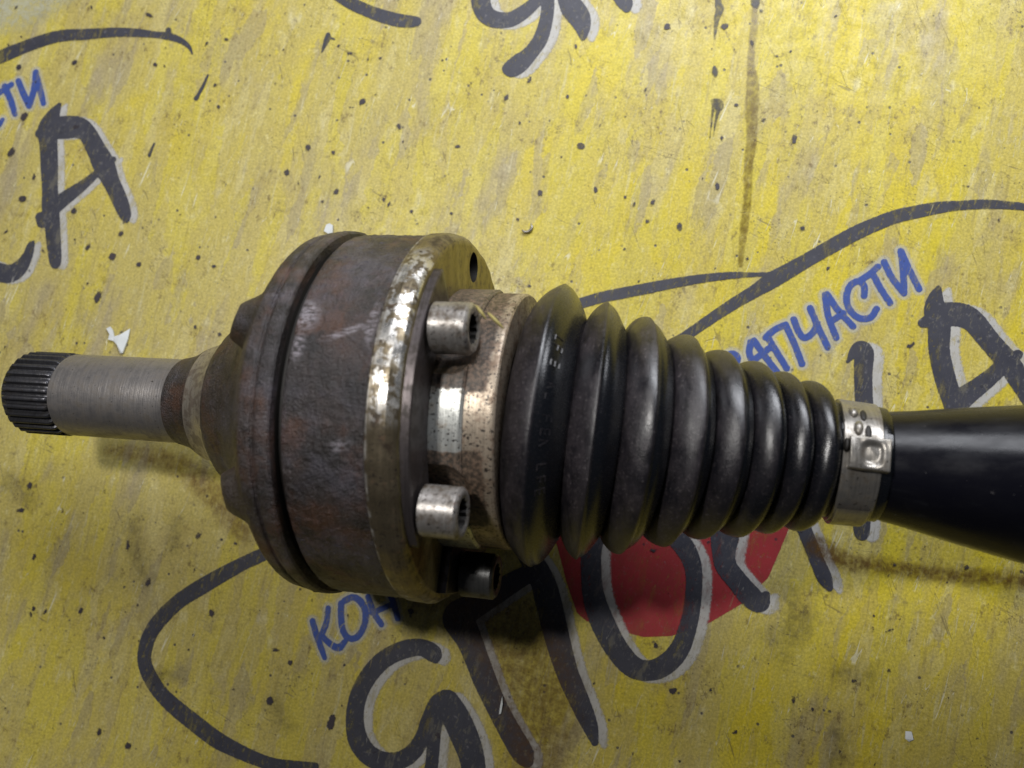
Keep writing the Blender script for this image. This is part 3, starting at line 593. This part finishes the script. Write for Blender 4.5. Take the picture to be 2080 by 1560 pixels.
# washer plate bridging the pair of bolts, its ends cut square
def plate(a0, a1, label=None):
    prof = [(-.0255,.0385),(-.0232,.0385),(-.0228,.0389),(-.0228,.0512),(-.0231,.0517),(-.0255,.0517)]
    o = lathe('washer_plate', prof+[prof[0]], P, M_plate, seg=60, a0=math.radians(a0), a1=math.radians(a1), smooth_angle=25)
    bmx = bmesh.new(); bmx.from_mesh(o.data); bmesh.ops.remove_doubles(bmx, verts=bmx.verts, dist=1e-6); bmesh.ops.holes_fill(bmx, edges=[e for e in bmx.edges if e.is_boundary], sides=20); bmx.to_mesh(o.data); bmx.free()
    return o
plate(-43, 46); plate(-165, -76)
# bolts with twelve-point sockets
def bolt_mesh():
    r = .00635; prof = [(-.0228,.0060),(-.0226,r),(-.0134,r),(-.0127,.0058),(-.0125,.0054),(-.0125,.0044),(-.0129,.0040),(-.0180,.0039),(-.0180,.0002)]
    V, F = [], []; seg = 96
    for j, (s, q) in enumerate(prof):
        for k in range(seg):
            ph = 2*PI*k/seg; q2 = q
            if 5 <= j <= 7: q2 = q-0.00055*(0.5+0.5*math.cos(12*ph))*(1 if j > 5 else 0)
            V.append((s, q2*math.sin(ph), q2*math.cos(ph)))
    for j in range(len(prof)-1):
        for k in range(seg): F.append((j*seg+k, j*seg+(k+1) % seg, (j+1)*seg+(k+1) % seg, (j+1)*seg+k))
    V = [(x+.0065, y*1.05, z*1.05) for x, y, z in V]; me = bpy.data.meshes.new('bolt'); me.from_pydata(V, [], F); me.materials.append(M_bolt); me.materials.append(M_hole)
    bmx = bmesh.new(); bmx.from_mesh(me); bmesh.ops.recalc_face_normals(bmx, faces=bmx.faces)
    for f in bmx.faces:
        c = f.calc_center_median()
        if c.x < -.0131+.0065 and math.hypot(c.y, c.z) < .0044: f.material_index = 1
    bmx.to_mesh(me); bmx.free(); me.shade_smooth(); me.set_sharp_from_angle(angle=math.radians(35)); return me
bme = bolt_mesh()
for i, a in enumerate([BA[1], BA[2], BA[3], BA[4]]):
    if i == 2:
        bme = bme.copy(); bme.materials[0] = M_bolt_shaded
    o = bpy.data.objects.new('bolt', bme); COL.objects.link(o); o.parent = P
    if i == 2: o['label'] = 'greasy bolt with shade painted dark'
    o.matrix_world = AX @ Matrix.Translation((0, RB*math.sin(a), RB*math.cos(a))) @ Matrix.Rotation(a*1.7+i, 4, 'X')
# neck with a scallop round every bolt
RHO, S1 = 0.0120, -0.0195
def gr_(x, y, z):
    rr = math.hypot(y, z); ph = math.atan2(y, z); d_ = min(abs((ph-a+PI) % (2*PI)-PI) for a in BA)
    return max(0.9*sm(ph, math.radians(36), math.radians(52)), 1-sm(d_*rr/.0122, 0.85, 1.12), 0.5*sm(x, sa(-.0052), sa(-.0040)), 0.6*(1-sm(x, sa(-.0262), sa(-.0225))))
def scoop(s, r, ph):
    rr = r
    rho2 = RHO**2-(max(0, s-S1)**2)
    if rho2 > 0:
        for a in BA:
            dphi = (ph-a+PI) % (2*PI)-PI
            q = rho2-(RB*math.sin(dphi))**2
            if abs(dphi) < 1 and q > 0:
                ri = RB*math.cos(dphi)-math.sqrt(q); rr = min(rr, ri)
    return s, rr
lathe('flange_neck', [(-.0262,.0386),(-.0140,.0386),(-.0134,.0380),(-.0132,.0372)], P, M_neck, seg=720, fn=scoop, step=0.0005, smooth_angle=24, attrs={'grime': gr_})
lathe('neck_ring', [(-.0132,.0376),(-.0060,.0376),(-.0054,.0374),(-.0050,.0369),(-.0050,.0270)], P, M_neckring, seg=720, fn=scoop, step=0.0005, smooth_angle=24, attrs={'grime': lambda x, y, z: gr_(x, y, z)*(1-sm(x, sa(-.010), sa(-.0055))) if x < sa(-.0055) else 0.45*sm(x, sa(-.0052), sa(-.0040))})
# rubber boot
CR = [(.0049,.0420),(.0168,.0379),(.0276,.0345),(.0396,.0305),(.0496,.0272),(.0594,.0250),(.0675,.0229),(.0754,.0210)]
VA = [(-.0030,.0350),(.0112,.0312),(.0224,.0292),(.0338,.0262),(.0447,.0234),(.0547,.0214),(.0636,.0192),(.0716,.0172),(.0803,.0160)]
TAU = [(-.0030,0.0),(.0049,.02),(.0168,.11),(.0276,.20),(.0396,.23),(.0496,.26),(.0594,.26),(.0675,.25),(.0754,.22),(.0803,.16),(.0836,0),(.2,0)]
def tau(s):
    for a_, b_ in zip(TAU[:-1], TAU[1:]):
        if s <= b_[0]: return a_[1]+(b_[1]-a_[1])*max(0, (s-a_[0])/(b_[0]-a_[0]))
    return 0
bp = []; DU = []
for i, (sc_, rc) in enumerate(CR):
    for side in (-1, 1):
        sv, rv = VA[i] if side < 0 else VA[i+1]
        L = abs(sc_-sv); n = 20
        for j in range(n):
            t_ = j/n if side < 0 else (j/n)
            if side < 0: u = -1+t_; s_ = sc_+u*L
            else: u = t_; s_ = sc_+u*L
            au = abs(u); pw, qw = (1.55, 0.80) if i < 2 else ((1.9, 0.66) if i < 4 else (2.0, 0.58))
            r_ = rv+(rc-rv)*max(0, 1-au**pw)**qw
            # a moulded ridge where the flat crown turns into the right-hand flank
            if i < 5: u0 = (-.12, -.08, .10, .22, .22)[i]; r_ -= 0.0008*sm(u, u0, u0+.16)*(1-sm(u, 0.7, 1.0))
            bp.append((s_, r_)); u0 = (-.12, -.08, .10, .22, .22, .2, .2, .2)[i]; DU.append((s_, (.85,.95,.95,.85,.6,.42,.34,.30)[i]*(1-0.93*sm(u, u0, u0+0.14))))
bp += [(.0803,.0160),(.0810,.0163),(.0818,.0162),(.0826,.0160),(.0945,.0158),(.0962,.0156),(.0968,.0150),(.0969,.0140)]
DUS = sorted(DU)
xs_ = [q[0] for q in DUS]; ys_ = [q[1] for q in DUS]
def dust(x, y, z): return float(np.interp(x, xs_, ys_))
def lathe_boot(name, prof, seg, mat):
    V, F, D = [], [], []
    for (s, r) in prof:
        tt = tau(s)
        for k in range(seg):
            ph = 2*PI*k/seg; wv = 0.00012*math.sin(3*ph+s*300)+0.00008*math.sin(7*ph+s*900)
            rr = (r+wv)*.990; V.append((sb(s)+tt*rr*math.cos(ph), rr*math.sin(ph), rr*math.cos(ph))); D.append(dust(s, 0, 0))
    for j in range(len(prof)-1):
        for k in range(seg): F.append((j*seg+k, j*seg+(k+1) % seg, (j+1)*seg+(k+1) % seg, (j+1)*seg+k))
    me = bpy.data.meshes.new(name); me.from_pydata(V, [], F); me.transform(BX)
    at = me.attributes.new('dust', 'FLOAT', 'POINT'); at.data.foreach_set('value', D)
    bmx = bmesh.new(); bmx.from_mesh(me); bmesh.ops.recalc_face_normals(bmx, faces=bmx.faces); bmx.to_mesh(me); bmx.free()
    me.materials.append(mat); me.shade_smooth(); me.set_sharp_from_angle(angle=math.radians(40))
    o = bpy.data.objects.new(name, me); COL.objects.link(o); o.parent = P; return o
boot = lathe_boot('rubber_boot', [(-.0052,.0270),(-.0040,.0305),(-.0034,.0340)]+bp, 240, M_rub)
# shaft tube
lathe('shaft_tube', [(.0950,.0120),(.0955,.0147),(.0976,.0150),(.1040,.0160),(.1151,.0181),(.1327,.0210),(.145,.0222),(.160,.0226),(.34,.0226),(.34,.001)], P, M_paint, frame=BX, seg=200, smooth_angle=40)
# moulded characters on the right-hand flank of the first rib
def rib_pt(s, ph):
    rr = float(np.interp(s, [q[0] for q in bp], [q[1] for q in bp]))*.990
    return BX @ Vector((sb(s)+tau(s)*rr*math.cos(ph), rr*math.sin(ph), rr*math.cos(ph)))
bmk = bmesh.new(); rr_ = random.Random(5)
def bar(s0, p0, s1, p1, wd=.00022, h=.00022):
    A, B = rib_pt(s0, p0), rib_pt(s1, p1); n_ = ((A+B)/2-(BX @ Vector((sb((s0+s1)/2)-.012, 0, 0)))).normalized(); t_ = (B-A).normalized(); w_ = n_.cross(t_)*wd
    vs = [bmk.verts.new(q+o_) for q in (A, B) for o_ in (-w_-n_*.0004, w_-n_*.0004, w_*.7+n_*h, -w_*.7+n_*h)]
    for f in ((0,1,2,3), (7,6,5,4), (0,4,5,1), (1,5,6,2), (2,6,7,3), (3,7,4,0)): bmk.faces.new([vs[i] for i in f])
for k, p in enumerate((33, 29, 22, 13, 9, 1, -4, -8, -17, -22, -27)):
    p0 = math.radians(p); dp = math.radians(2.2); c = .0072
    kind = k % 4
    bar(c-.0008, p0, c+.0008, p0)
    if kind in (0, 2): bar(c-.0008, p0, c-.0008, p0-dp)
    if kind in (1, 2): bar(c+.0008, p0, c+.0008, p0-dp); bar(c, p0, c, p0-dp)
    if kind == 3: bar(c-.0008, p0-dp, c+.0008, p0)
me = bpy.data.meshes.new('moulded_mark'); bmesh.ops.recalc_face_normals(bmk, faces=bmk.faces); bmk.to_mesh(me); bmk.free()
at = me.attributes.new('dust', 'FLOAT', 'POINT'); at.data.foreach_set('value', [0.62]*len(me.vertices))
link('moulded_mark', me, boot, [M_rub], False)
# clamp
cl = lathe('boot_clamp', [(.0836,.0160),(.0836,.01685),(.0838,.0170),(.0935,.0166),(.0937,.0164),(.0937,.0156)], P, M_clamp, frame=BX, seg=200)
def on_clamp(s, ph, r): return BX @ Vector((s, r*math.sin(ph), r*math.cos(ph)))
def ear():
    # raised folded lug: grid over (s, phi) with a rounded box height and a dished middle
    V, F = [], []; ns, np_ = 36, 40; s0, s1 = .0848, .0948; p0, p1 = math.radians(-9), math.radians(21)
    for j in range(np_+1):
        for i in range(ns+1):
            u, v = i/ns*2-1, j/np_*2-1; s = s0+(s1-s0)*i/ns; ph = p0+(p1-p0)*j/np_
            edge = (1-sm(abs(v), 0.80, 1.0)); ends = 1.0
            h = 0.0004+0.0026*edge*ends
            dish = (1-sm(((abs((u-0.10)/0.62))**3+(abs(v/0.68))**3)**(1/3), 0.55, 1.05)); h -= 0.0011*dish
            h += 0.0002*math.sin(5*u+3*v)
            V.append(tuple(on_clamp(sb(s), ph, 0.0164+h)))
    n = ns+1
    for j in range(np_):
        for i in range(ns): F.append((j*n+i, j*n+i+1, (j+1)*n+i+1, (j+1)*n+i))
    me = bpy.data.meshes.new('clamp_ear'); me.from_pydata(V, [], F)
    o = link('clamp_ear', me, cl, [M_clamp]); sd_ = o.modifiers.new('t', 'SOLIDIFY'); sd_.thickness = 0.0007; sd_.offset = -1
    return o
ear()
def bump_tab(s, ph, L, W, H, name, mat):
    bm = bmesh.new(); bmesh.ops.create_icosphere(bm, subdivisions=3, radius=1)
    for v in bm.verts: v.co = Vector((v.co.x*L, v.co.y*W, v.co.z*H))
    me = bpy.data.meshes.new(name); bm.to_mesh(me); bm.free()
    s = sb(s); me.transform(BX @ Matrix.Translation((s, 0.0168*math.sin(ph), 0.0168*math.cos(ph))) @ Matrix.Rotation(-ph, 4, 'X'))
    return link(name, me, cl, [mat])
for (s, a_) in ((.0872, 30), (.0862, 49)):
    bump_tab(s, math.radians(a_), .0012, .0021, .0011, 'clamp_tooth', M_clamp)
    bump_tab(s+.0025, math.radians(a_-3), .0008, .0020, .00035, 'clamp_slot', M_hole)
bump_tab(.0842, math.radians(12), .0008, .0019, .0016, 'clamp_slot', M_hole)
# free end of the strap lying over the band on the far side
lathe('strap_end', [(.0843,.0168),(.0843,.0178),(.0846,.0179),(.0925,.0175),(.0928,.0173),(.0928,.0165)], cl, M_clamp, frame=BX, seg=40, a0=math.radians(-150), a1=math.radians(-47), smooth_angle=25)

# ---------------------------------------------------------------- loose bits on the table
def chip(name, pts, z, th, mat, label, cat):
    P2 = [unproj(*p) for p in pts]; bm = bmesh.new(); c = sum(P2)/len(P2)
    low = [bm.verts.new((p[0]-c[0], p[1]-c[1], 0)) for p in P2]; up = [bm.verts.new((p[0]-c[0], p[1]-c[1], th*(1+3.0*((i*37) % 5)/5))) for i, p in enumerate(P2)]
    bm.faces.new(up); n = len(P2)
    for i in range(n): bm.faces.new((low[i], low[(i+1) % n], up[(i+1) % n], up[i]))
    bmesh.ops.triangulate(bm, faces=[f for f in bm.faces if len(f.verts) > 4])
    me = bpy.data.meshes.new(name); bm.to_mesh(me); bm.free(); o = link(name, me, None, [mat], False); o.location = (c[0], c[1], z)
    o['label'] = label; o['category'] = cat; return o
t = NT('white_paper'); M_paper = t.bsdf(t.mix(t.noise(t.co(MM), 0.4, 4), (0.80, 0.82, 0.84), (0.66, 0.70, 0.68)), 0.6)
chip('paper_scrap', [(218,668),(226,664),(232,672),(234,684),(246,681),(266,668),(262,690),(252,718),(246,718),(240,700),(232,693),(222,690),(226,680)], 0.0004, 0.00025, M_paper, 'torn white paper scrap on the yellow sheet above the stub shaft', 'paper scrap')
chip('paper_chip', [(1838,1484),(1850,1485),(1853,1500),(1845,1505),(1837,1499)], 0.0004, 0.00025, M_paper, 'tiny white paper chip on the bare yellow sheet at lower right', 'paper chip')
chip('plastic_chip', [(664,457),(671,455),(678,459),(677,474),(668,476),(659,470)], 0.0004, 0.0003, M_paper, 'small pale flake lying just above the joint housing', 'flake')
chip('straw_sliver', [(1017,1430),(1021,1412),(1022,1428),(1018,1448),(1014,1449)], 0.0004, 0.0003, M_paper, 'thin pale sliver lying on the grey lettering below the joint', 'sliver')
def curl(name, pts, rad, mat, label, cat, z=0.0008):
    S = spline([(*unproj(u, v), 0) for u, v in pts], 6); bm = bmesh.new(); prev = None
    for i, q in enumerate(S):
        rr = rad*(1-0.7*abs(2*i/(len(S)-1)-1)**2); tgt = S[min(i+1, len(S)-1)]-S[max(i-1, 0)]; nx, ny = -tgt[1], tgt[0]; L = math.hypot(nx, ny); nx /= L; ny /= L
        ring = [bm.verts.new((q[0]+nx*rr*math.cos(k*PI/3), q[1]+ny*rr*math.cos(k*PI/3), z+rr*math.sin(k*PI/3))) for k in range(6)]
        if prev:
            for k in range(6): bm.faces.new((prev[k], prev[(k+1) % 6], ring[(k+1) % 6], ring[k]))
        prev = ring
    me = bpy.data.meshes.new(name); bm.to_mesh(me); bm.free(); o = link(name, me, None, [mat]); o['label'] = label; o['category'] = cat; return o
curl('metal_shaving', [(1060,468),(1066,472),(1075,471),(1081,463),(1079,456)], 0.0006, M_clamp, 'small curled metal shaving on the sheet above the flange', 'shaving')
# dry blades of grass caught on the upper bolt
t = NT('dry_grass'); M_grass = t.bsdf((0.36, 0.30, 0.10), 0.6)
def blade(name, a, b, wd, label):
    a, b = Vector(a), Vector(b); dv = (b-a); sd = dv.cross(Vector((0, 0, 1))).normalized()*wd; bm = bmesh.new(); n = 8; vs = []
    for i in range(n+1):
        k = i/n; c = a+dv*k+Vector((0, 0, 0.0012*math.sin(PI*k))); ww = sd*(math.sin(PI*min(0.97, 0.08+k*0.9))**0.7)
        vs.append((bm.verts.new(c-ww), bm.verts.new(c+Vector((0, 0, 0.00025))), bm.verts.new(c+ww), bm.verts.new(c-Vector((0, 0, 0.00015)))))
    for p_, q_ in zip(vs[:-1], vs[1:]):
        for k in range(4): bm.faces.new((p_[k], p_[(k+1) % 4], q_[(k+1) % 4], q_[k]))
    bmesh.ops.recalc_face_normals(bm, faces=bm.faces)
    me = bpy.data.meshes.new(name); bm.to_mesh(me); bm.free(); o = link(name, me, None, [M_grass]); o['label'] = label; o['category'] = 'grass blade'; return o
yb, zb = RB*math.sin(BA[1]), R+.0445-.0020
blade('grass_blade', (-.0150+.0053, yb+.0050, zb+.0035), (-.0120+.0053, yb+.0015, zb+.0047), 0.00045, 'short dry grass blade lying on the upper bolt head')
blade('grass_blade', (-.0122+.0053, yb+.0036, zb+.0020), (-.0078+.0053, yb-.0004, zb+.0025), 0.0005, 'dry grass blade sticking out past the socket of the upper bolt')
